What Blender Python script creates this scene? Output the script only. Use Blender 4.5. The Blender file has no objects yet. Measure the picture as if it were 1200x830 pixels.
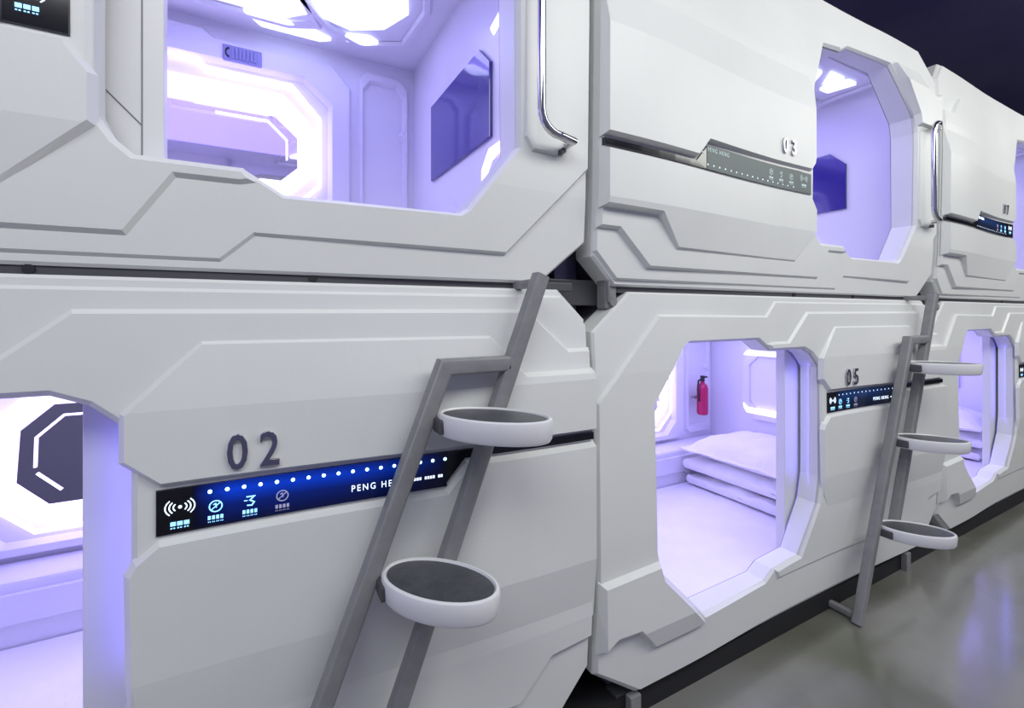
import bpy, bmesh, math, random
from mathutils import Vector, Matrix
from mathutils.geometry import tessellate_polygon
random.seed(4)
SC = bpy.context.scene
C = SC.collection
PI = math.pi

# ------------------------------------------------------------------ camera, world, lamps, exposure
cam_d = bpy.data.cameras.new('camera'); cam = bpy.data.objects.new('camera', cam_d); C.objects.link(cam)
cam.location = (0, -1.05, 1.2); cam.rotation_euler = (PI/2, 0, math.radians(-28.6))
cam_d.sensor_width = 36; cam_d.lens = 545/1200*36; cam_d.shift_y = -47/1200
cam_d.clip_start = .02
SC.camera = cam
SC.view_settings.view_transform = 'Standard'; SC.view_settings.look = 'None'
SC.view_settings.exposure = 0.0; SC.view_settings.gamma = 1; SC.view_settings.use_curve_mapping = False
SC.cycles.max_bounces = 8; SC.cycles.diffuse_bounces = 5; SC.cycles.glossy_bounces = 4
SC.cycles.use_denoising = True
SC.cycles.sample_clamp_indirect = 4.0
w = bpy.data.worlds.new('world'); SC.world = w; w.use_nodes = True
w.node_tree.nodes['Background'].inputs[0].default_value = (.74, .74, 1, 1)
w.node_tree.nodes['Background'].inputs[1].default_value = .8

def area(name, loc, size, power, color, target=None, sy=None, parent=None):
    l = bpy.data.lights.new(name, 'AREA'); l.energy = power; l.color = color
    l.shape = 'RECTANGLE'; l.size = size; l.size_y = sy or size
    o = bpy.data.objects.new(name, l); C.objects.link(o); o.location = loc
    if target is not None:
        o.rotation_euler = (Vector(target)-Vector(loc)).to_track_quat('-Z', 'Y').to_euler()
    if parent: o.parent = parent
    return o
area('corridor_lamp', (1.7, -1.95, 3.1), 2.2, 41, (.985, 1, .94), (1.8, -.4, 1.1), .8)
area('corridor_lamp', (4.3, -1.95, 3.1), 2.2, 37, (.985, 1, .94), (4.3, -.4, 1.1), .8)
area('corridor_lamp', (-.9, -1.95, 3.1), 2.2, 33, (.96, .985, .99), (-.7, -.3, .9), .8)
area('corridor_lamp', (6.8, -1.95, 3.1), 2.2, 34, (.985, 1, .94), (6.8, -.4, 1.0), .8)

# ------------------------------------------------------------------ materials
def mat(name, col, rough=.5, metal=0, emit=None, es=0, spec=None, coat=0):
    m = bpy.data.materials.new(name); m.use_nodes = True
    b = m.node_tree.nodes['Principled BSDF']
    b.inputs['Base Color'].default_value = (*col, 1); b.inputs['Roughness'].default_value = rough
    b.inputs['Metallic'].default_value = metal
    if emit: b.inputs['Emission Color'].default_value = (*emit, 1); b.inputs['Emission Strength'].default_value = es
    if spec is not None: b.inputs['Specular IOR Level'].default_value = spec
    if coat: b.inputs['Coat Weight'].default_value = coat; b.inputs['Coat Roughness'].default_value = .05
    return m
def noise_mat(name, c1, c2, scale, rough, bump=0, detail=4, r2=None, metal=0, bscale=None, stops=(.35, .65)):
    m = mat(name, c1, rough, metal); nt = m.node_tree; b = nt.nodes['Principled BSDF']
    tc = nt.nodes.new('ShaderNodeTexCoord'); n = nt.nodes.new('ShaderNodeTexNoise')
    n.inputs['Scale'].default_value = scale; n.inputs['Detail'].default_value = detail
    r = nt.nodes.new('ShaderNodeValToRGB')
    r.color_ramp.elements[0].color = (*c1, 1); r.color_ramp.elements[1].color = (*c2, 1)
    r.color_ramp.elements[0].position = stops[0]; r.color_ramp.elements[1].position = stops[1]
    nt.links.new(tc.outputs['Object'], n.inputs['Vector']); nt.links.new(n.outputs['Fac'], r.inputs['Fac'])
    nt.links.new(r.outputs['Color'], b.inputs['Base Color'])
    if bump:
        n2 = nt.nodes.new('ShaderNodeTexNoise'); n2.inputs['Scale'].default_value = bscale or scale*4
        n2.inputs['Detail'].default_value = 5
        bp = nt.nodes.new('ShaderNodeBump'); bp.inputs['Strength'].default_value = bump; bp.inputs['Distance'].default_value = .02
        nt.links.new(tc.outputs['Object'], n2.inputs['Vector']); nt.links.new(n2.outputs['Fac'], bp.inputs['Height'])
        nt.links.new(bp.outputs['Normal'], b.inputs['Normal'])
    return m
M = {}
M['white'] = noise_mat('white_plastic', (.79, .80, .79), (.82, .83, .82), 3, .38, .02, bscale=180)
M['lining'] = mat('lining_plastic', (.80, .79, .84), .28)
M['door'] = mat('door_plastic', (.80, .80, .80), .35)
M['black'] = mat('black_acrylic', (.006, .006, .010), .12, coat=.4)
M['gasket'] = mat('dark_gasket', (.02, .02, .025), .5)
M['steel'] = noise_mat('grey_painted_steel', (.235, .235, .245), (.27, .27, .28), 30, .42, .03, bscale=300)
M['darksteel'] = mat('dark_steel', (.10, .10, .11), .45, .3)
M['post'] = mat('violet_grey_post', (.13, .12, .22), .6)
M['plinth'] = mat('black_plinth', (.012, .012, .016), .7)
M['number'] = mat('number_chrome', (.46, .45, .50), .16, 1)
M['chrome'] = mat('chrome', (.62, .62, .64), .10, 1)
M['pad'] = noise_mat('dark_rubber', (.055, .058, .07), (.075, .08, .09), 60, .32, .15, bscale=400)
M['stepwhite'] = mat('step_plastic', (.80, .80, .82), .3)
M['led_white'] = mat('led_white', (1, 1, 1), .5, emit=(.68, .57, 1), es=1.6)
M['led_thin'] = mat('led_line', (1, 1, 1), .5, emit=(.8, .68, 1), es=1.7)  # outer light line, and the painted reflection lines on the mirror
M['lamp'] = mat('ceiling_lamp_lens', (1, 1, 1), .4, emit=(.56, .62, 1), es=1.9)
M['violet'] = mat('violet_led', (.6, .5, 1), .5, emit=(.45, .38, 1), es=1.5)
M['mirror'] = mat('mirror_glass', (.82, .80, .86), .03, 1)
M['screen'] = mat('television_glass', (.030, .022, .24), .08, coat=.6)
M['sign'] = mat('sign_letters', (.8, .9, 1), .4, emit=(.75, .88, 1), es=1.3)
M['sign_dim'] = mat('sign_dim', (.3, .3, .4), .4, emit=(.35, .35, .6), es=.5)
M['sign_soft'] = mat('sign_soft', (.4, .5, .5), .4, emit=(.5, .62, .65), es=.45)
M['sign_blue'] = mat('sign_blue', (.3, .6, 1), .4, emit=(.25, .62, 1), es=1.6)
M['dot'] = mat('led_dot', (.6, .8, 1), .4, emit=(.35, .75, 1), es=6)
def painted_glow(name, base, col, st):
    # diode glow painted as emission: brightest along the row, fading to ends and bottom
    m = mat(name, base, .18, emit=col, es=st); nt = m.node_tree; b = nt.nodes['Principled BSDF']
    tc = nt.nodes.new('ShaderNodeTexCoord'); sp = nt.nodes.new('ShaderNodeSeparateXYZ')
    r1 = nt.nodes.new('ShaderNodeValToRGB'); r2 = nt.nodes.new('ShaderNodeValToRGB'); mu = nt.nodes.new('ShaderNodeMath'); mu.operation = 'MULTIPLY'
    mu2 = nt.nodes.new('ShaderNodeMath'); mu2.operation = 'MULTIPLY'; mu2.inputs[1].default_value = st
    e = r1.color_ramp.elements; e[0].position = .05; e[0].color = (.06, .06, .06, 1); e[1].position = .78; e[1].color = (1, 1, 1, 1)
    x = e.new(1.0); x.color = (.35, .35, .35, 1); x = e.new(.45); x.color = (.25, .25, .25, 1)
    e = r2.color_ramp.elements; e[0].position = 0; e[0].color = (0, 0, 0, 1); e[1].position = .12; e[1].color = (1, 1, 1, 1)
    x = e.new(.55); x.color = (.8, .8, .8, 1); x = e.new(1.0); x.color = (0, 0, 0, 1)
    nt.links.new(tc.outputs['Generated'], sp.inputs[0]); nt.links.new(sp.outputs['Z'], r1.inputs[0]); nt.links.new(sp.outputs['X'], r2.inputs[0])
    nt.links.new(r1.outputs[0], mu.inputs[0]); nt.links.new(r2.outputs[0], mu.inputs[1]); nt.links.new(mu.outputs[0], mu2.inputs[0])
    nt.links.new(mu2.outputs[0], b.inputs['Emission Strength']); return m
M['bluebar'] = painted_glow('blue_diode_glow', (.002, .003, .02), (.0, .07, 1), .62)
M['bluebar_dim'] = painted_glow('blue_diode_glow_dim', (.004, .006, .02), (.02, .12, .5), .30)
M['greyglass'] = mat('grey_glass', (.085, .115, .12), .35, spec=.35)
M['seam'] = mat('door_seam', (.22, .22, .25), .6)
M['sheet'] = noise_mat('white_sheet', (.84, .83, .87), (.88, .87, .90), 6, .8, .25, bscale=14)
M['pillow'] = noise_mat('pillow_cotton', (.84, .83, .86), (.88, .87, .89), 10, .8, .3, bscale=22)
M['red'] = mat('red_enamel', (.45, .010, .09), .3)
M['body'] = mat('pod_body_panel', (.30, .29, .38), .5)
M['vent'] = mat('vent_plastic', (.30, .30, .55), .5)
M['ceiling'] = noise_mat('dark_navy_ceiling', (.060, .050, .20), (.11, .10, .24), .8, .55)
M['wall2'] = mat('violet_grey_wall', (.34, .33, .50), .7)
M['wall'] = mat('dark_corridor_wall', (.16, .15, .19), .7)
# polished concrete
m = noise_mat('polished_concrete', (.120, .125, .085), (.225, .225, .215), 1.3, .22, .06, detail=9, bscale=9, stops=(.36, .62)); M['floor'] = m
nt = m.node_tree; b = nt.nodes['Principled BSDF']
tc = nt.nodes.new('ShaderNodeTexCoord'); n3 = nt.nodes.new('ShaderNodeTexNoise'); n3.inputs['Scale'].default_value = 3.1; n3.inputs['Detail'].default_value = 8
mr = nt.nodes.new('ShaderNodeMapRange'); mr.inputs[3].default_value = .13; mr.inputs[4].default_value = .27
b.inputs['Coat Weight'].default_value = 1; b.inputs['Coat Roughness'].default_value = .14
nt.links.new(tc.outputs['Object'], n3.inputs['Vector']); nt.links.new(n3.outputs['Fac'], mr.inputs['Value']); nt.links.new(mr.outputs[0], b.inputs['Roughness'])

# ------------------------------------------------------------------ helpers
def link(name, me, material=None, parent=None, label=None):
    o = bpy.data.objects.new(name, me); C.objects.link(o)
    if material is not None: me.materials.append(M[material] if isinstance(material, str) else material)
    if parent is not None: o.parent = parent
    if label: o['label'] = label
    return o
def obj(name, bm, material, parent=None, label=None, smooth=False, normals=True):
    if normals: bmesh.ops.recalc_face_normals(bm, faces=bm.faces)
    me = bpy.data.meshes.new(name); bm.to_mesh(me); bm.free()
    if smooth:
        for p in me.polygons: p.use_smooth = True
        try: me.set_sharp_from_angle(angle=math.radians(35))
        except Exception: pass
    return link(name, me, material, parent, label)
def thing(name, label, cat, loc=(0, 0, 0), group=None):
    o = bpy.data.objects.new(name, None); C.objects.link(o); o.location = loc; o.empty_display_size = .1
    o['label'] = label; o['category'] = cat
    if group: o['group'] = group
    return o
def tag(o, label, cat, group=None):
    o['label'] = label; o['category'] = cat
    if group: o['group'] = group
    return o
def box(bm, x0, x1, y0, y1, z0, z1, bev=0, seg=2):
    r = bmesh.ops.create_cube(bm, size=1)['verts']
    for v in r:
        v.co = Vector(((x0+x1)/2+v.co.x*(x1-x0), (y0+y1)/2+v.co.y*(y1-y0), (z0+z1)/2+v.co.z*(z1-z0)))
    if bev:
        es = list({e for v in r for e in v.link_edges})
        bmesh.ops.bevel(bm, geom=es, offset=bev, segments=seg, affect='EDGES', profile=.5)
    return bm
def tube(bm, pts, r, seg=14, square=False, up=Vector((0, -1, 0)), cap=True):
    """sweep a round or rounded-square section along pts with mitred corners"""
    pts = [Vector(p) for p in pts]; rings = []
    if square:
        sec = []
        for k, (sx, sy) in enumerate(((1, 1), (-1, 1), (-1, -1), (1, -1))):
            for j in range(4):
                a = PI/4 + k*PI/2 - PI/4 + j*PI/6
                c = r*.38
                sec.append((sx*(r-c)+c*math.cos(a), sy*(r-c)+c*math.sin(a)))
    else: sec = [(r*math.cos(2*PI*k/seg), r*math.sin(2*PI*k/seg)) for k in range(seg)]
    for i, p in enumerate(pts):
        d0 = (p-pts[i-1]).normalized() if i else (pts[1]-p).normalized()
        d1 = (pts[i+1]-p).normalized() if i < len(pts)-1 else d0
        t = (d0+d1).normalized()
        n = up - up.dot(d0)*d0
        if n.length < 1e-4: n = Vector((1, 0, 0)) - d0.x*d0
        n.normalize(); bn = d0.cross(n)
        ring = []
        for a, c in sec:
            q = n*a+bn*c
            s = -q.dot(t)/d0.dot(t)
            ring.append(bm.verts.new(p+q+d0*s))
        rings.append(ring)
    L = len(sec)
    for i in range(len(rings)-1):
        for k in range(L):
            bm.faces.new((rings[i][k], rings[i][(k+1) % L], rings[i+1][(k+1) % L], rings[i+1][k]))
    if cap: bm.faces.new(rings[0][::-1]); bm.faces.new(rings[-1])
    return bm
def area2(l): return sum(l[i][0]*l[(i+1) % len(l)][1]-l[(i+1) % len(l)][0]*l[i][1] for i in range(len(l)))/2
def offset(loop, d):
    """shrink a counter-clockwise loop inward by d (mitred)"""
    n = len(loop); out = []
    for i in range(n):
        p0, p1, p2 = Vector(loop[i-1]), Vector(loop[i]), Vector(loop[(i+1) % n])
        a = (p1-p0).normalized(); c = (p2-p1).normalized()
        na = Vector((-a.y, a.x)); nc = Vector((-c.y, c.x))
        m = na+nc
        if m.length < 1e-6: m = na
        m.normalize(); k = d/max(.35, m.dot(na))
        out.append((p1.x+m.x*k, p1.y+m.y*k))
    return out
def plate(bm, outer, holes, ytop, ybase, bevel, zcuts=(), back=None):
    """relief plate in the u,z plane: cap at ytop(z), chamfered rim down to ybase(z), optional wall back to y=back"""
    if area2(outer) < 0: outer = outer[::-1]
    hs = [h if area2(h) < 0 else h[::-1] for h in holes]
    loops = [outer]+hs; ins = [offset(l, bevel) for l in loops]
    lay_c = []; t = bmesh.new(); tag_ = t.verts.layers.int.new('k')
    flat = [p for l in ins for p in l]
    vs = [t.verts.new((p[0], 0, p[1])) for p in flat]
    for v in vs: v[tag_] = 1
    tris = tessellate_polygon([[Vector((p[0], p[1], 0)) for p in l] for l in ins])
    for a, b_, c in tris:
        try: t.faces.new((vs[a], vs[b_], vs[c]))
        except ValueError: pass
    bmesh.ops.dissolve_limit(t, angle_limit=.001, verts=t.verts, edges=t.edges) if not holes else None
    for z in zcuts:
        bmesh.ops.bisect_plane(t, geom=t.verts[:]+t.edges[:]+t.faces[:], plane_co=(0, 0, z), plane_no=(0, 0, 1))
    for v in t.verts: v.co.y = ytop(v.co.z)
    # rim
    def cutedge(p, q):
        ts = sorted([0, 1]+[(z-p[1])/(q[1]-p[1]) for z in zcuts if (z-p[1])*(z-q[1]) < -1e-9])
        return ts
    def mix(p, q, s): return (p[0]+(q[0]-p[0])*s, p[1]+(q[1]-p[1])*s)
    for l, li in zip(loops, ins):
        n = len(l)
        for i in range(n):
            p, q, pi, qi = l[i], l[(i+1) % n], li[i], li[(i+1) % n]
            ts = cutedge(p, q)
            for s0, s1 in zip(ts, ts[1:]):
                A, B, A2, B2 = mix(p, q, s0), mix(p, q, s1), mix(pi, qi, s0), mix(pi, qi, s1)
                vv = [t.verts.new((A[0], ybase(A[1]), A[1])), t.verts.new((B[0], ybase(B[1]), B[1])),
                      t.verts.new((B2[0], ytop(B2[1]), B2[1])), t.verts.new((A2[0], ytop(A2[1]), A2[1]))]
                t.faces.new(vv)
                if back is not None:
                    w0 = t.verts.new((A[0], back, A[1])); w1 = t.verts.new((B[0], back, B[1]))
                    t.faces.new((vv[1], vv[0], w0, w1))
    bmesh.ops.remove_doubles(t, verts=t.verts, dist=.00005)
    me = bpy.data.meshes.new('tmp'); t.to_mesh(me); t.free(); bm.from_mesh(me); bpy.data.meshes.remove(me)
    return bm
def prism_y(bm, loop, y0, y1, holes=()):
    """flat plate in the x,z plane between y0 (front) and y1"""
    return plate(bm, loop, list(holes), lambda z: y0, lambda z: y0+min(.002, abs(y1-y0)/2), .0015, (), y1)
def interp(tab):
    tab = sorted(tab)
    def f(z):
        if z <= tab[0][0]: return tab[0][1]
        for (a, ya), (b_, yb) in zip(tab, tab[1:]):
            if z <= b_: return ya+(yb-ya)*(z-a)/(b_-a)
        return tab[-1][1]
    return f
def text_bm(bm, s, x, z, size, y0, depth, anchor='LEFT', stretch=1.0, extr=True, sp=1.0):
    cu = bpy.data.curves.new('t', 'FONT'); cu.body = s; cu.size = size; cu.extrude = depth/2; cu.align_x = anchor; cu.space_character = sp
    cu.bevel_depth = depth*.12 if extr else 0; cu.resolution_u = 3
    o = bpy.data.objects.new('t', cu); C.objects.link(o)
    dg = bpy.context.evaluated_depsgraph_get(); me = bpy.data.meshes.new_from_object(o.evaluated_get(dg))
    for v in me.vertices:
        v.co = Vector((x+v.co.x*stretch, y0-depth/2-v.co.z, z+v.co.y))
    bm.from_mesh(me); bpy.data.objects.remove(o); bpy.data.curves.remove(cu); bpy.data.meshes.remove(me)
    return bm

# ------------------------------------------------------------------ the setting
def struct(name, bm, m):
    o = obj(name, bm, m); o['kind'] = 'structure'; return o
struct('floor', box(bmesh.new(), -4, 10.5, -2.9, 1.75, -.1, 0), 'floor')
struct('ceiling', box(bmesh.new(), -4, 10.5, -2.9, 1.75, 3.35, 3.45), 'ceiling')
struct('wall_back', box(bmesh.new(), -4, 10.5, 1.6, 1.75, 0, 3.35), 'wall')
struct('wall_front', box(bmesh.new(), -4, 10.5, -2.9, -2.75, 0, 3.35), 'wall2')
struct('wall_right', box(bmesh.new(), 10.5, 10.6, -2.9, 1.75, 0, 3.45), 'wall')

# ------------------------------------------------------------------ pod data, all in metres in the pod's own u (along), z (up)
W = 2.13; RS = 2.545; UP = 1.21
HOLE = [(.235, .93), (.365, 1.095), (.385, 1.108), (.755, 1.108), (.825, 1.066), (1.03, 1.066), (1.085, 1.045), (1.12, 1.02),
        (1.15, .99), (1.15, .56), (1.13, .46), (1.0, .285), (.84, .272), (.79, .243), (.46, .235), (.255, .43), (.24, .50)]
BASE = [(.012, 1.15), (.012, .20), (.175, .084), (1.985, .084), (2.118, .24), (2.118, 1.185), (2.034, 1.265), (.155, 1.265)]
L0 = [(.012, .955), (.26, 1.20), (.805, 1.195), (.862, 1.248), (2.037, 1.25), (2.118, 1.172), (2.118, .43), (2.118, .247), (1.982, .092), (.179, .092), (.012, .207)]
L1 = [(.80, 1.092), (.83, 1.10), (.93, 1.10), (1.055, 1.21), (1.925, 1.213), (2.045, 1.11), (2.118, 1.11), (2.118, .335), (1.99, .325), (1.90, .232), (.86, .232),
      (.842, .272), (1.0, .285), (1.13, .46), (1.15, .56), (1.15, .99), (1.12, 1.02), (1.085, 1.045), (1.03, 1.066), (.825, 1.066)]
L2A = [(1.133, 1.03), (1.25, 1.155), (1.818, 1.153), (1.905, 1.058), (2.118, 1.056), (2.118, .889), (1.74, .891), (1.19, .892), (1.133, .943)]
L2B = [(1.188, .803), (1.70, .808), (1.748, .865), (2.118, .864), (2.118, .392), (1.21, .395), (1.150, .49), (1.143, .56), (1.140, .75), (1.152, .773)]
LP = [(.012, .467), (.243, .475), (.258, .425), (.455, .23), (.445, .208), (.22, .208), (.145, .288), (.07, .292), (.012, .262)]
BAND = [(1.185, .807), (1.70, .812), (1.748, .868), (2.112, .867), (2.112, .8875), (1.74, .889), (1.185, .889)]
Bp = interp([(1.27, -.018), (1.03, -.034), (.56, -.042), (.40, -.042), (.28, -.034), (.05, -.020)])
L2p = interp([(1.16, -.058), (1.03, -.087), (.56, -.088), (.40, -.062), (.38, -.060)])
LPp = interp([(.48, -.070), (.29, -.074), (.20, -.050)])
CUTS = (1.20, 1.03, .56, .40, .28)

def pod(x0, upper, label, number, glow):
    """one capsule pod; upper pods carry the same front turned half round"""
    t = thing('capsule_pod', label, 'capsule bed', (x0, 0, 1.276 if upper else 0), 'capsule pods stacked in two tiers')
    oz = -1.276 if upper else 0                      # children are written in world z, then shifted
    R = (lambda p: (W-p[0], RS-p[1])) if upper else (lambda p: p)
    cut = {(1.985, .084): (2.055, .084), (2.118, .24): (2.118, .17), (1.982, .092): (2.05, .092), (2.118, .247): (2.118, .177)} if upper else {}
    base, l0 = [cut.get(p, p) for p in BASE], [cut.get(p, p) for p in L0]
    F = (lambda f: (lambda z: f(RS-z))) if upper else (lambda f: f)
    cuts = [RS-z for z in CUTS] if upper else list(CUTS)
    SQ = interp([(.93, 0), (1.03, -.04), (1.15, -.105), (1.19, -.115), (1.28, -.07), (1.8, 0)])   # the upper tier's opening is a little narrower
    SL = interp([(1.06, 0), (1.13, -.014), (1.35, -.014), (1.8, 0)])
    T = lambda l: [R((p[0]+(SQ(p[0]) if upper else SL(p[0])), p[1])) for p in l]
    sm = lambda a, b_, x: (lambda q: q*q*(3-2*q))(min(1, max(0, (x-a)/(b_-a))))
    BUMP = lambda u: .5*sm(.35, .95, u)*(1-sm(1.2, 2.0, u))      # the front is shallowest beside the opening
    FRONT = ('front_shell', 'upper_cover', 'lower_cover', 'corner_cover', 'control_panel', 'diode_glow', 'touch_screen', 'indicator_light', 'lettering', 'wave_symbol', 'caption', 'symbol', 'web_address', 'number')
    def add(name, bm, m, parent=t, lab=None, smooth=False, normals=True):
        if name in FRONT:
            if name in FRONT[:7]:
                for k in range(26):
                    u = .3+.07*k
                    bmesh.ops.bisect_plane(bm, geom=bm.verts[:]+bm.edges[:]+bm.faces[:], plane_co=((W-u) if upper else u, 0, 0), plane_no=(1, 0, 0))
            for v in bm.verts:
                if v.co.y < 0: v.co.y *= 1-BUMP(W-v.co.x if upper else v.co.x)
        for v in bm.verts: v.co.z += oz
        return obj(name, bm, m, parent, lab, smooth, normals)
    dz = UP if upper else 0
    off = lambda d, f=Bp: F(lambda z: f(z)-d)
    # --- front shell
    bm = bmesh.new()
    plate(bm, T(base), [T(HOLE)], off(0), off(-.008), .006, cuts, .05)
    plate(bm, T(l0), [T(HOLE)], off(.011), off(-.003), .008, cuts)
    plate(bm, T(L1), [], off(.026), off(.008), .010, cuts)
    # outer fascia returns so that the bulged plates have depth at the pod's side
    add('front_shell', bm, 'white', normals=True)
    bm = bmesh.new()
    plate(bm, T(L2A), [], F(L2p), off(.018), .011, cuts)
    add('upper_cover' if not upper else 'lower_cover', bm, 'white')
    bm = bmesh.new()
    plate(bm, T(L2B), [], F(L2p), off(.018), .011, cuts)
    add('lower_cover' if not upper else 'upper_cover', bm, 'white')
    bm = bmesh.new()
    plate(bm, T(LP), [], F(LPp), off(.004), .016, cuts+([RS-.29, RS-.2] if upper else [.29, .2]))
    add('corner_cover', bm, 'white')
    # --- control band
    yb = -.071
    bm = bmesh.new(); plate(bm, T(BAND), [], lambda z: yb, lambda z: yb+.01, .0015, (), yb+.012)
    band = add('control_panel', bm, 'black', lab='glossy black strip that widens into a touch panel')
    flip = lambda u, z: T([(u, z)])[0]
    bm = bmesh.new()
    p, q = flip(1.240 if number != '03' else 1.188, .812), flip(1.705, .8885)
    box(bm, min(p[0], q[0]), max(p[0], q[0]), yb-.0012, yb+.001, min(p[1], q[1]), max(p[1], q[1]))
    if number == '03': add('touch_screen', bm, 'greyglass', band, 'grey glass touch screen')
    else: add('diode_glow', bm, 'bluebar' if glow else 'bluebar_dim', band, 'painted blue glow of the indicator lights')  # strip added to carry the diodes' glow on the panel as painted emission
    for k in range(17):
        u, z = flip(1.266+k*.0272, .874)
        bm = bmesh.new(); bmesh.ops.create_uvsphere(bm, u_segments=8, v_segments=6, radius=.0036 if glow else .0026)
        for v in bm.verts: v.co = Vector((u+v.co.x, yb-.0012+v.co.y*.5, z+v.co.z))
        add('indicator_light', bm, 'dot' if glow else 'sign', band)
    ys = yb-.0005
    sign_m = 'sign_soft' if number == '03' else 'sign'
    bm = bmesh.new(); text_bm(bm, 'PENG HENG', *((1.498, .832) if not upper else (.44, 1.712)), .019, ys-.001, .001, stretch=.86, extr=False, sp=1.35)
    add('lettering', bm, sign_m, band)
    ic = lambda u, z: T([(u, z)])[0]
    # card reader waves
    bm = bmesh.new(); cu, cz = ic(1.221, .855)
    if upper: cz = 1.711
    for s in (-1, 1):
        for r_ in (.010, .016, .022):
            tube(bm, [(cu+s*r_*math.cos(a), ys-.001, cz+r_*math.sin(a)*.8) for a in [(-.8+.32*k) for k in range(6)]], .0011, 5)
    bmesh.ops.create_uvsphere(bm, u_segments=8, v_segments=6, radius=.003, matrix=Matrix.Translation((cu, ys-.001, cz)))
    add('wave_symbol', bm, sign_m, band)
    base_z = .826 if not upper else 1.686
    def caption(u, z, wd, m, n=3):
        bm = bmesh.new()
        for k in range(n):
            a = u-wd/2+k*wd/n
            box(bm, a+.0008, a+wd/n-.0012, ys-.0016, ys, z-.0035, z+.0035)
            for j in range(2): box(bm, a+.001+j*wd/n*.42, a+wd/n*.36+j*wd/n*.42, ys-.0016, ys, z-.0085, z-.0066)
        add('caption', bm, m, band)
    caption(cu, base_z, .030, 'sign_blue' if number != '03' else sign_m)
    for k, (du, m) in enumerate(((1.283, 'sign_blue'), (1.338, 'sign_blue'), (1.392, 'sign_dim'))):
        u = ic(du-.008, 0)[0]; z = base_z+.020; m = m if number != '03' else sign_m
        bm = bmesh.new()
        if k != 1:
            tube(bm, [(u+.010*math.cos(a*PI/8), ys-.001, z+.010*math.sin(a*PI/8)) for a in range(17)], .0011, 5, cap=False)
            tube(bm, [(u-.007, ys-.001, z-.006), (u+.007, ys-.001, z+.006)], .001, 5)
            tube(bm, [(u-.004, ys-.001, z+.003), (u, ys-.001, z+.005), (u+.001, ys-.001, z-.003)], .001, 5)
        else:
            tube(bm, [(u-.006, ys-.001, z+.008), (u+.007, ys-.001, z+.008), (u, ys-.001, z+.001), (u+.007, ys-.001, z-.003), (u+.003, ys-.001, z-.009), (u-.005, ys-.001, z-.008)], .0013, 5)
            tube(bm, [(u-.010, ys-.001, z+.001), (u-.004, ys-.001, z+.001)], .001, 5)
        add('symbol', bm, m, band)
        caption(u, base_z, .026, m, 4)
    bm = bmesh.new(); u = 1.628 if not upper else .36
    for k in range(11):
        if k in (3, 8): continue
        box(bm, u+k*.006, u+k*.006+.0042, ys-.0016, ys, (.838 if not upper else 1.705)-.003, (.838 if not upper else 1.705)+.003)
    add('web_address', bm, sign_m, band)
    # --- chrome number
    if number:
        bm = bmesh.new()
        u, z = (1.278, .905) if not upper else (.855, 1.775)
        yn = F(L2p)(z)
        text_bm(bm, number[0], u, z+.008, .092 if not upper else .078, yn, .012, stretch=.78)
        text_bm(bm, number[1], u+.053, z+.008, .092 if not upper else .078, yn, .012, stretch=.78)
        add('number', bm, 'number', lab='chrome number '+number)
    # --- body and lining
    z0, z1 = (1.30, 2.45) if upper else (.075, 1.235)
    bm = bmesh.new()
    bx = [(.05, z0+.08), (.13, z0), (2.0, z0), (2.08, z0+.08), (2.08, z1-.08), (2.0, z1), (.13, z1), (.05, z1-.08)]
    t2 = bmesh.new(); A = [t2.verts.new((p[0], .05, p[1])) for p in bx]; B = [t2.verts.new((p[0], 1.28, p[1])) for p in bx]
    for i in range(8): t2.faces.new((A[i], A[(i+1) % 8], B[(i+1) % 8], B[i]))
    t2.faces.new(B)
    add('outer_body', t2, 'body')
    fl, ce = .10+dz, 1.16+dz; ua, ub = .14, 1.99; yf, yk = .052, 1.15
    bm = bmesh.new()
    def quad(b_, *ps): b_.faces.new([b_.verts.new(p) for p in ps])
    quad(bm, (ua, yf, fl), (ub, yf, fl), (ub, yk, fl), (ua, yk, fl))
    quad(bm, (ua, yf, ce), (ua, yk, ce), (ub, yk, ce), (ub, yf, ce))
    quad(bm, (ua, yk, fl), (ub, yk, fl), (ub, yk, ce), (ua, yk, ce))
    quad(bm, (ua, yf, fl), (ua, yk, fl), (ua, yk, ce), (ua, yf, ce))
    quad(bm, (ub, yf, fl), (ub, yf, ce), (ub, yk, ce), (ub, yk, fl))
    hl = T(HOLE); rect = [(ua, fl), (ub, fl), (ub, ce), (ua, ce)]
    fr = [rect, hl if area2(hl) < 0 else hl[::-1]]
    vs = [bm.verts.new((p[0], yf, p[1])) for l in fr for p in l]
    for a, b_, c in tessellate_polygon([[Vector((p[0], p[1], 0)) for p in l] for l in fr]): bm.faces.new((vs[a], vs[b_], vs[c]))
    lin = add('lining', bm, 'lining', normals=False)
    # ledge with moulded panel along the back wall, raised mouldings
    bm = bmesh.new()
    box(bm, ua+.002, ub-.002, .98, yk-.002, fl+.002, .36+dz, .012)
    prism_y(bm, [(.35, .20+dz), (.55, .20+dz), (.62, .23+dz), (1.5, .23+dz), (1.56, .20+dz), (1.8, .20+dz), (1.8, .30+dz), (1.72, .325+dz), (.43, .325+dz), (.35, .30+dz)], .965, .985)
    add('back_ledge', bm, 'lining', lin)
    bm = bmesh.new()
    fo = [(.36, .40+dz), (.47, .37+dz), (1.64, .37+dz), (1.70, .44+dz), (1.70, 1.0+dz), (1.62, 1.09+dz), (1.18, 1.09+dz), (1.14, 1.12+dz), (.50, 1.12+dz), (.36, 1.0+dz)]
    fi = [(.50, .50+dz), (.58, .425+dz), (1.53, .425+dz), (1.60, .50+dz), (1.60, .90+dz), (1.50, .99+dz), (.60, .99+dz), (.50, .90+dz)]
    plate(bm, fo, [fi], lambda z: yk-.03, lambda z: yk, .015)
    add('wall_surround', bm, 'lining', lin)
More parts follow.
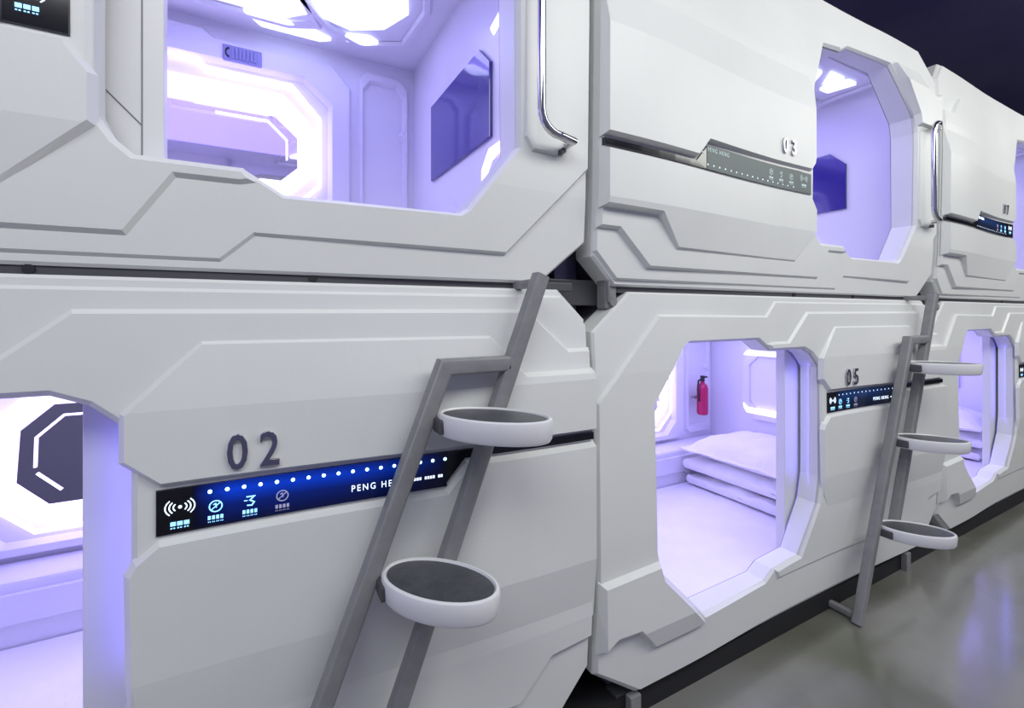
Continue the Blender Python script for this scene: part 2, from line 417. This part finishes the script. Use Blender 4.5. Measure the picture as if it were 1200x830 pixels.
    for a, c in ((1.725, 1.96), (.17, .335)):
        bm = bmesh.new()
        plate(bm, [(a, .42+dz), (a+.03, .39+dz), (c-.03, .39+dz), (c, .42+dz), (c, 1.05+dz), (c-.05, 1.10+dz), (a+.03, 1.10+dz), (a, 1.06+dz)],
              [[(a+.03, .45+dz), (c-.03, .45+dz), (c-.03, .80+dz), (c-.05, .83+dz), (c-.03, .86+dz), (c-.03, 1.01+dz), (c-.06, 1.05+dz), (a+.06, 1.05+dz), (a+.03, 1.01+dz)]], lambda z: yk-.022, lambda z: yk, .010)
        add('wall_panel', bm, 'lining', lin)
    # octagonal mirror with light ring
    def octa(u0, u1, a, b_, c): return [(u0+c, a), (u1-c, a), (u1, a+c), (u1, b_-c), (u1-c, b_), (u0+c, b_), (u0, b_-c), (u0, a+c)]
    mz0, mz1 = (1.735, 2.045) if upper else (.545, .885)
    ym = lambda z: yk-.034+.031*(z-mz0)/(mz1-mz0)      # the glass leans back slightly
    bm = bmesh.new(); plate(bm, octa(.613, 1.477, mz0, mz1, .085), [], ym, lambda z: ym(z)+.001, .001, (), yk-.001)
    mir = add('wall_mirror', bm, 'mirror')
    bm = bmesh.new(); o1 = octa(.56, 1.53, mz0-.055, mz1+.075, .11); i1 = octa(.612, 1.478, mz0-.003, mz1+.003, .086)
    prism_y(bm, o1, yk-.036, yk-.002, [i1]); add('light_ring', bm, 'led_white', mir, 'broad glowing white ring')
    bm = bmesh.new()
    o2 = [(.66, mz0-.095), (1.46, mz0-.095), (1.57, mz0+.015), (1.57, mz1-.0), (1.455, mz1+.126), (1.15, mz1+.126), (1.125, mz1+.152), (.64, mz1+.152), (.53, mz1+.04), (.53, mz0+.03)]
    prism_y(bm, o2, yk-.035, yk-.028, [offset(o2, .014)]); add('light_line', bm, 'led_thin', mir, 'thin outer light line')
    bm = bmesh.new()
    ii = octa(.66, 1.435, mz0+.045, mz1-.04, .07)
    bm.free()
    for pts in ([ii[2], ii[3], ii[4], (1.18, mz1-.04)], [(.79, mz1-.04), ii[5], ii[6], (ii[6][0], mz0+.13)], [(.665, mz0+.11), (.73, mz0+.045)]):
        bm = bmesh.new(); tube(bm, [(p[0], ym(p[1])-.004, p[1]) for p in pts], .0042, 6)  # the ring's reflection in the glass, painted as thin glowing tubes
        add('ring_reflection', bm, 'led_thin', mir, 'painted reflection of the light ring on the mirror glass')
    # vent
    bm = bmesh.new(); box(bm, 1.205, 1.342, yk-.038, yk-.022, 1.000+dz, 1.062+dz, .004)
    for k in range(7): box(bm, 1.238+k*.013, 1.244+k*.013, yk-.044, yk-.034, 1.010+dz, 1.052+dz)
    v = add('air_vent', bm, 'vent')
    bm = bmesh.new(); tube(bm, [(1.228+.012*math.cos(a), yk-.04, 1.031+dz+.017*math.sin(a)) for a in [PI*.5+.35*k for k in range(10)]], .003, 6); add('vent_knob', bm, 'gasket', v)
    # end wall: television or porthole
    def plate_x(bm, loop, x, d, holes=()):   # loop in (y,z) on the right end wall, facing -x
        t3 = bmesh.new(); prism_y(t3, [(p[0], p[1]) for p in loop], 0, d, [list(h) for h in holes])
        for v_ in t3.verts: v_.co = Vector((x-d+v_.co.y, v_.co.x, v_.co.z))
        me = bpy.data.meshes.new('x'); t3.to_mesh(me); t3.free(); bm.from_mesh(me); bpy.data.meshes.remove(me); return bm
    if upper:
        bm = plate_x(bmesh.new(), [(.29, 1.768), (.865, 1.768), (.865, 2.085), (.37, 2.085), (.29, 2.01)], ub, .012)
        tv = add('television', bm, 'screen')
        oc = octa(.09, .335, 1.50, 1.725, .055) if x0 < 0 else octa(.44, .62, 1.50, 1.64, .04)
        bm = plate_x(bmesh.new(), oc, ub, .02, [offset(oc, .022)]); rl = add('reading_light', bm, 'led_white')
        bm = plate_x(bmesh.new(), offset(oc, .04), ub, .014); add('switch_plate', bm, 'lining', rl)
        for k, (ya, yb2, za, zb) in enumerate(((.21, .28, 2.11, 2.13), (.12, .16, 2.05, 2.065)) if x0 < 0 else ()):
            bm = plate_x(bmesh.new(), [(ya, za), (yb2, za-.02), (yb2+.02, zb-.01), (ya+.02, zb+.01)], ub, .006); add('accent_light', bm, 'lamp')
    else:
        oc = octa(.50, .90, .53, .98, .09)
        bm = plate_x(bmesh.new(), oc, ub, .018, [offset(oc, .05)]); pn = add('porthole_moulding', bm, 'lining')
        bm = plate_x(bmesh.new(), [(.60, .565), (.86, .565), (.885, .60), (.885, .625), (.855, .60), (.60, .60)], ub, .024); add('light_line', bm, 'led_white', pn)
        bm = plate_x(bmesh.new(), [(.59, .935), (.885, .935), (.86, .965), (.59, .965)], ub, .024); add('light_line', bm, 'led_white', pn)
    # door leaf
    bm = bmesh.new()
    dl = [(1.050, .16), (1.70, .16), (1.70, 1.125), (1.11, 1.125), (1.050, 1.09)]
    if upper: dl = [(p[0]-.07 if p[0] < 1.2 else p[0], p[1]) for p in dl]
    prism_y(bm, T(dl), .062, .098)
    dr = add('sliding_door', bm, 'door')
    bm = bmesh.new()
    ins_ = [(1.155, .18), (1.163, .45), (1.170, .47), (1.170, .70), (1.160, .72), (1.163, .99), (1.175, 1.01), (1.168, 1.12)]
    tube(bm, [(R(p)[0], .055, R(p)[1]) for p in ins_], .0045, 6); add('door_seal', bm, 'gasket', dr, 'dark rubber seal')
    bm = bmesh.new()
    if upper:
        tube(bm, [(1.136, .0615, 2.30), (1.136, .0615, 1.558), (1.08, .0615, 1.617)], .0012, 6); tube(bm, [(1.136, .0615, 1.558), (1.136, .0615, 1.50)], .0012, 6)
        add('door_seam', bm, 'seam', dr)
    else: bm.free()
    if not upper:
        a = area('jamb_lamp', (1.132, .012, .72), .9, .42, (.17, .14, 1), (.98, .10, .72), .015, t); a.rotation_euler = (Vector((.85, .5, 0)).to_track_quat('-Z', 'Y').to_euler() if False else Vector((-.75, .62, 0)).to_track_quat('-Z', 'X').to_euler())
    # ceiling lamps
    def lamp(loop, nm='ceiling_lamp'):
        t3 = bmesh.new(); prism_y(t3, loop, 0, .014)
        for v_ in t3.verts: v_.co = Vector((v_.co.x, v_.co.z, ce-.015+v_.co.y))
        return add(nm, t3, 'lamp')
    for l in ([(1.52, .60), (1.80, .60), (1.84, .72), (1.78, .86), (1.66, .93), (1.55, .90), (1.46, .74)],
              [(1.05, .62), (1.38, .62), (1.50, .90), (1.42, .97), (1.20, .97), (1.02, .86)],
              [(1.28, 1.0), (1.50, 1.0), (1.60, 1.045), (1.56, 1.075), (1.34, 1.075)],
              [(1.63, .985), (1.74, .95), (1.78, .975), (1.74, 1.01), (1.66, 1.02)],
              [(1.50, .20), (1.58, .20), (1.64, .27), (1.56, .27)], [(1.62, .18), (1.74, .18), (1.72, .27)], [(1.78, .18), (1.85, .18), (1.82, .30), (1.75, .30)],
              [(.45, .45), (.75, .40), (.80, .75), (.60, .85), (.42, .70)]):
        lamp(l)
    bm = bmesh.new()
    for l, s in (([(1.40, .50), (1.86, .50), (1.92, .68), (1.90, .95), (1.72, 1.05), (1.56, .97), (1.36, .70)], .035),
                 ([(.92, .52), (1.36, .52), (1.56, .98), (1.44, 1.04), (1.14, 1.04), (.92, .90)], .035), ([(1.42, .10), (1.94, .10), (1.94, .40), (1.50, .40)], .02)):
        t3 = bmesh.new(); plate(t3, l, [offset(l, s)], lambda z: 0, lambda z: .014, .008)
        for v_ in t3.verts: v_.co = Vector((v_.co.x, v_.co.z, ce-.016+v_.co.y))
        me = bpy.data.meshes.new('x'); t3.to_mesh(me); t3.free(); bm.from_mesh(me); bpy.data.meshes.remove(me)
    add('ceiling_moulding', bm, 'lining', lin)
    # the pod's own violet lamp under the ceiling
    a = area('pod_lamp', (1.1, .6, ce-.03+oz), 1.4, 4.8 if upper else 6.6, (.27, .20, 1) if upper else (.33, .26, 1), (1.1, .6, 0), .7, t)
    # handle
    if upper:
        bm = bmesh.new()
        pl = [(1.905, 1.64), (1.93, 1.605), (2.03, 1.605), (2.045, 1.63), (2.045, 1.70), (1.955, 1.76), (1.955, 1.99), (2.045, 2.04), (2.045, 2.10), (2.03, 2.125), (1.93, 2.125), (1.905, 2.09)]
        plate(bm, pl, [], lambda z: -.056, lambda z: -.035, .010)
        hd = add('handle_plate', bm, 'white')
        bm = bmesh.new(); pts = [(2.035, -.05, 1.640), (2.033, -.085, 1.640)]
        for k in range(7): a_ = PI/2*k/6; pts.append((1.985-.055*math.sin(a_)+.0, -.10, 1.695-.055*math.cos(a_)))
        for k in range(7): a_ = PI/2*k/6; pts.append((1.985-.055*math.cos(a_), -.10, 2.035+.055*math.sin(a_)))
        pts += [(2.033, -.085, 2.09), (2.035, -.05, 2.09)]
        tube(bm, pts, .0105, 12); h = add('handle', bm, 'chrome', smooth=True)
        for z in (1.618, 2.112):
            bm = bmesh.new(); tube(bm, [(2.015, -.05, z), (2.015, -.07, z)], .008, 10); add('bolt', bm, 'darksteel', h)
    return t

POD = {}
POD['u1'] = pod(-1.33, True, 'upper white capsule pod at the left with a wide opening, television inside and chrome handle', None, True)
POD['l1'] = pod(-1.33, False, 'lower white capsule pod with chrome number 02 and glowing blue control strip', '02', True)
POD['u2'] = pod(.80, True, 'upper white capsule pod with chrome number 03 and greyish control strip', '03', False)
POD['l2'] = pod(.80, False, 'lower white capsule pod with chrome number 05, pillows seen through its opening', '05', False)
POD['u3'] = pod(2.93, True, 'upper white capsule pod cut by the right edge, under the dark ceiling', '07', False)
POD['l3'] = pod(2.93, False, 'lower white capsule pod cut by the right edge, behind the far ladder', '06', False)

# ------------------------------------------------------------------ steel frame carrying the pods
fr = thing('support_frame', 'dark grey steel frame carrying and separating the two tiers of pods', 'frame', (0, 0, 0))
for k in range(3):
    x0 = -1.33+W*k
    obj('beam', box(bmesh.new(), x0+.09, x0+2.09, -.002, .046, 1.262, 1.285, .002), 'darksteel', fr)
    obj('beam', box(bmesh.new(), x0+.12, x0+2.02, .0, .046, .070, .078, .001), 'darksteel', fr)
    for u in (.17, 1.87):
        obj('leg', box(bmesh.new(), x0+u-.02, x0+u+.02, -.030, -.006, 0, .080, .002), 'steel', fr)
    obj('plinth', box(bmesh.new(), x0+.0, x0+2.13, -.006, .16, 0, .070), 'plinth', fr)
    for u in (1.0, 1.43):
        obj('bolt', tube(bmesh.new(), [(x0+u, .002, 1.2735), (x0+u, -.006, 1.2735)], .0085, 10), 'gasket', fr)
for k in range(4):
    xj = -1.33+W*k
    if k == 0: continue
    obj('post', box(bmesh.new(), xj-.03, xj+.05, .10, .16, 0, 2.4, .003), 'post', fr)
    obj('cross_brace', box(bmesh.new(), xj-.18, xj+.16, .05, .09, 1.225, 1.30, .003), 'darksteel', fr)
    bm = bmesh.new()
    box(bm, xj+.078, xj+.118, -.005, .04, 1.215, 1.335, .006)
    for z in (1.235, 1.325): tube(bm, [(xj+.098, .0, z), (xj+.098, -.015, z)], .013, 12)
    tube(bm, [(xj+.086, -.008, 1.235), (xj+.080, -.014, 1.28), (xj+.09, -.008, 1.325)], .005, 8)
    obj('hinge_bracket', bm, 'steel', fr)

# ------------------------------------------------------------------ ladders
def ladder(dx, label):
    t = thing('pod_ladder', label, 'ladder', (dx, -.11, 0), 'leaning ladders between the tiers')
    S = .385; r = .0175
    A = lambda z: .347-S*(1.087-z); B = lambda z: .590-S*(1.29-z)
    Y = 0
    tube_ = lambda pts: tube(bmesh.new(), pts, r, square=True)
    obj('rail', tube_([(A(.0), Y, .0), (A(1.087), Y, 1.087), (B(1.087)-.012, Y, 1.087)]), 'steel', t, smooth=True)
    obj('rail', tube_([(B(.30), Y, .30), (B(1.292), Y, 1.292), (B(1.292), Y+.105, 1.276)][:2]), 'steel', t, smooth=True)
    obj('hook', tube(bmesh.new(), [(B(1.275), Y+.01, 1.2735), (B(1.275), Y+.108, 1.2735)], .011, square=True, up=Vector((0, 0, 1))), 'steel', t, smooth=True)
    obj('foot_brace', tube(bmesh.new(), [(A(.04), Y+.012, .020), (A(.04)-.0, Y+.19, .020)], .012, square=True, up=Vector((0, 0, 1))), 'steel', t, smooth=True)
    for zt in (.996, .694, .354):
        cx_, cy_, R_ = A(zt)+.108, -.092, .123
        def disc(prof, seg=56, squash=.43):
            bm = bmesh.new(); rings = []
            for rr, z in prof:
                ring = []
                for k in range(seg):
                    a_, b_ = rr*math.cos(2*PI*k/seg), (rr-R_*squash)*math.sin(2*PI*k/seg)
                    ring.append(bm.verts.new((cx_+.62*a_+.785*b_, cy_-.785*a_+.62*b_, z)))
                rings.append(ring)
            for a, b_ in zip(rings, rings[1:]):
                for k in range(seg): bm.faces.new((a[k], a[(k+1) % seg], b_[(k+1) % seg], b_[k]))
            bm.faces.new(rings[0][::-1]); bm.faces.new(rings[-1]); return bm
        st = obj('step', disc([(R_-.012, zt-.047), (R_-.004, zt-.045), (R_, zt-.038), (R_+.002, zt-.008), (R_, zt-.002), (R_-.003, zt), (R_-.006, zt), (R_-.009, zt-.005)]), 'stepwhite', t, smooth=True)
        obj('tread_pad', disc([(R_-.010, zt-.006), (R_-.0095, zt-.0035), (R_-.014, zt-.0025)]), 'pad', st, 'dark grey anti-slip pad', smooth=True)
        bm = box(bmesh.new(), A(zt-.02)+.014, A(zt-.02)+.045, -.055, -.010, zt-.040, zt-.010, .004); obj('step_bracket', bm, 'darksteel', t)
        bm = tube(bmesh.new(), [(A(zt-.02)-.01, 0, zt-.030), (B(zt-.02)+.005, 0, zt-.030)], .008, 8); obj('cross_pin', bm, 'steel', t)
    return t
ladder(0, 'near grey steel ladder with round padded steps, in front of pod 02')
ladder(2.105, 'far grey steel ladder with round padded steps, to the right of number 05')

# ------------------------------------------------------------------ bedding
def soft_box(x0, x1, y0, y1, z0, z1, puff=.5, cuts=9, seed=0, wr=.004):
    bm = bmesh.new(); bmesh.ops.create_cube(bm, size=2)
    bmesh.ops.subdivide_edges(bm, edges=bm.edges, cuts=cuts, use_grid_fill=True)
    rnd = random.Random(seed); ph = [rnd.uniform(0, 6) for _ in range(6)]
    for v in bm.verts:
        x, y, z = v.co; e = max(abs(x), abs(y)); rz = (1-.06*z*z*puff)
        h = (1-puff)+puff*max(0, 1-abs(x)**2.6)**.6*max(0, 1-abs(y)**2.6)**.6
        lo = -.25*puff*(1-h)
        pin = 1-.05*(1-abs(y))*abs(x)**3-.0
        X = rz*x*(1-.06*(1-y*y)*(abs(x) > .5)*puff); Y = rz*y*(1-.07*(1-x*x)*(abs(y) > .5)*puff)
        n = math.sin(7*x+ph[0]+3*y)*math.sin(6*y+ph[1])+.6*math.sin(13*y+ph[2]+5*x)
        v.co = Vector(((x0+x1)/2+X*(x1-x0)/2, (y0+y1)/2+Y*(y1-y0)/2, (z0+z1)/2+(z*h+lo*2)*(z1-z0)/2+wr*n*(z > 0)))
    return bm
names = {'l1': ('lower pod at the left, behind the near ladder', -1.33, 0), 'l2': ('lower pod with number 05', .80, 0), 'l3': ('lower pod at the right edge', 2.93, 0),
         'u1': ('upper pod at the left', -1.33, UP), 'u2': ('upper pod with number 03', .80, UP), 'u3': ('upper pod at the right edge', 2.93, UP)}
for k, (nm, x0, dz) in names.items():
    if k[0] == 'u': continue
    o = obj('mattress', soft_box(x0+.15, x0+1.98, .11, .972, .104+dz, .155+dz, .0, 14, 3, .0015), 'sheet', smooth=True)
    tag(o, 'white sheeted mattress in the '+nm, 'mattress', 'pod mattresses')
for k in ('l2', 'l3'):
    nm, x0, dz = names[k]
    o = obj('folded_quilt', soft_box(x0+1.50, x0+1.96, .24, .94, .157, .238, .42, 16, 5, .008), 'pillow', smooth=True)
    tag(o, 'white folded quilt lying lowest on the bed of the '+nm, 'quilt', 'folded quilts')
    o = obj('pillow', soft_box(x0+1.48, x0+1.97, .22, .95, .234, .362, .62, 16, 8, .008), 'pillow', smooth=True)
    tag(o, 'white pillow under another one in the '+nm, 'pillow', 'white pillows')
    o = obj('pillow', soft_box(x0+1.45, x0+1.97, .22, .95, .338, .500, .92, 18, 11, .007), 'pillow', smooth=True)
    tag(o, 'white pillow topmost of the pile in the '+nm, 'pillow', 'white pillows')
# ------------------------------------------------------------------ extinguisher
def lathe(prof, cx_, cy_, seg=20):
    bm = bmesh.new(); rings = []
    for r_, z in prof: rings.append([bm.verts.new((cx_+r_*math.cos(2*PI*k/seg), cy_+r_*math.sin(2*PI*k/seg), z)) for k in range(seg)])
    for a, b_ in zip(rings, rings[1:]):
        for k in range(seg): bm.faces.new((a[k], a[(k+1) % seg], b_[(k+1) % seg], b_[k]))
    bm.faces.new(rings[0][::-1]); bm.faces.new(rings[-1]); return bm
def extinguisher(x, y, z, where):
    t = thing('fire_extinguisher', 'small red fire extinguisher hanging on the back wall inside the '+where, 'fire extinguisher', (x, y, z), 'fire extinguishers')
    obj('cylinder', lathe([(.030, 0), (.036, .008), (.036, .17), (.030, .195), (.014, .21), (.013, .22)], 0, 0), 'red', t, smooth=True)
    bm = lathe([(.012, .218), (.014, .222), (.014, .245), (.008, .25)], 0, 0); box(bm, -.008, .008, -.035, .012, .247, .258, .002); obj('valve', bm, 'gasket', t)
    bm = bmesh.new(); tube(bm, [(-.012, 0, .235), (-.045, -.005, .228), (-.050, -.005, .19), (-.043, -.005, .12), (-.040, -.005, .09)], .006, 8); obj('hose', bm, 'gasket', t, smooth=True)
    bm = bmesh.new(); box(bm, -.038, .038, .03, .062, .10, .115, .002); obj('wall_bracket', bm, 'steel', t)
extinguisher(.80+1.80, 1.065, .53, 'lower pod with number 05')
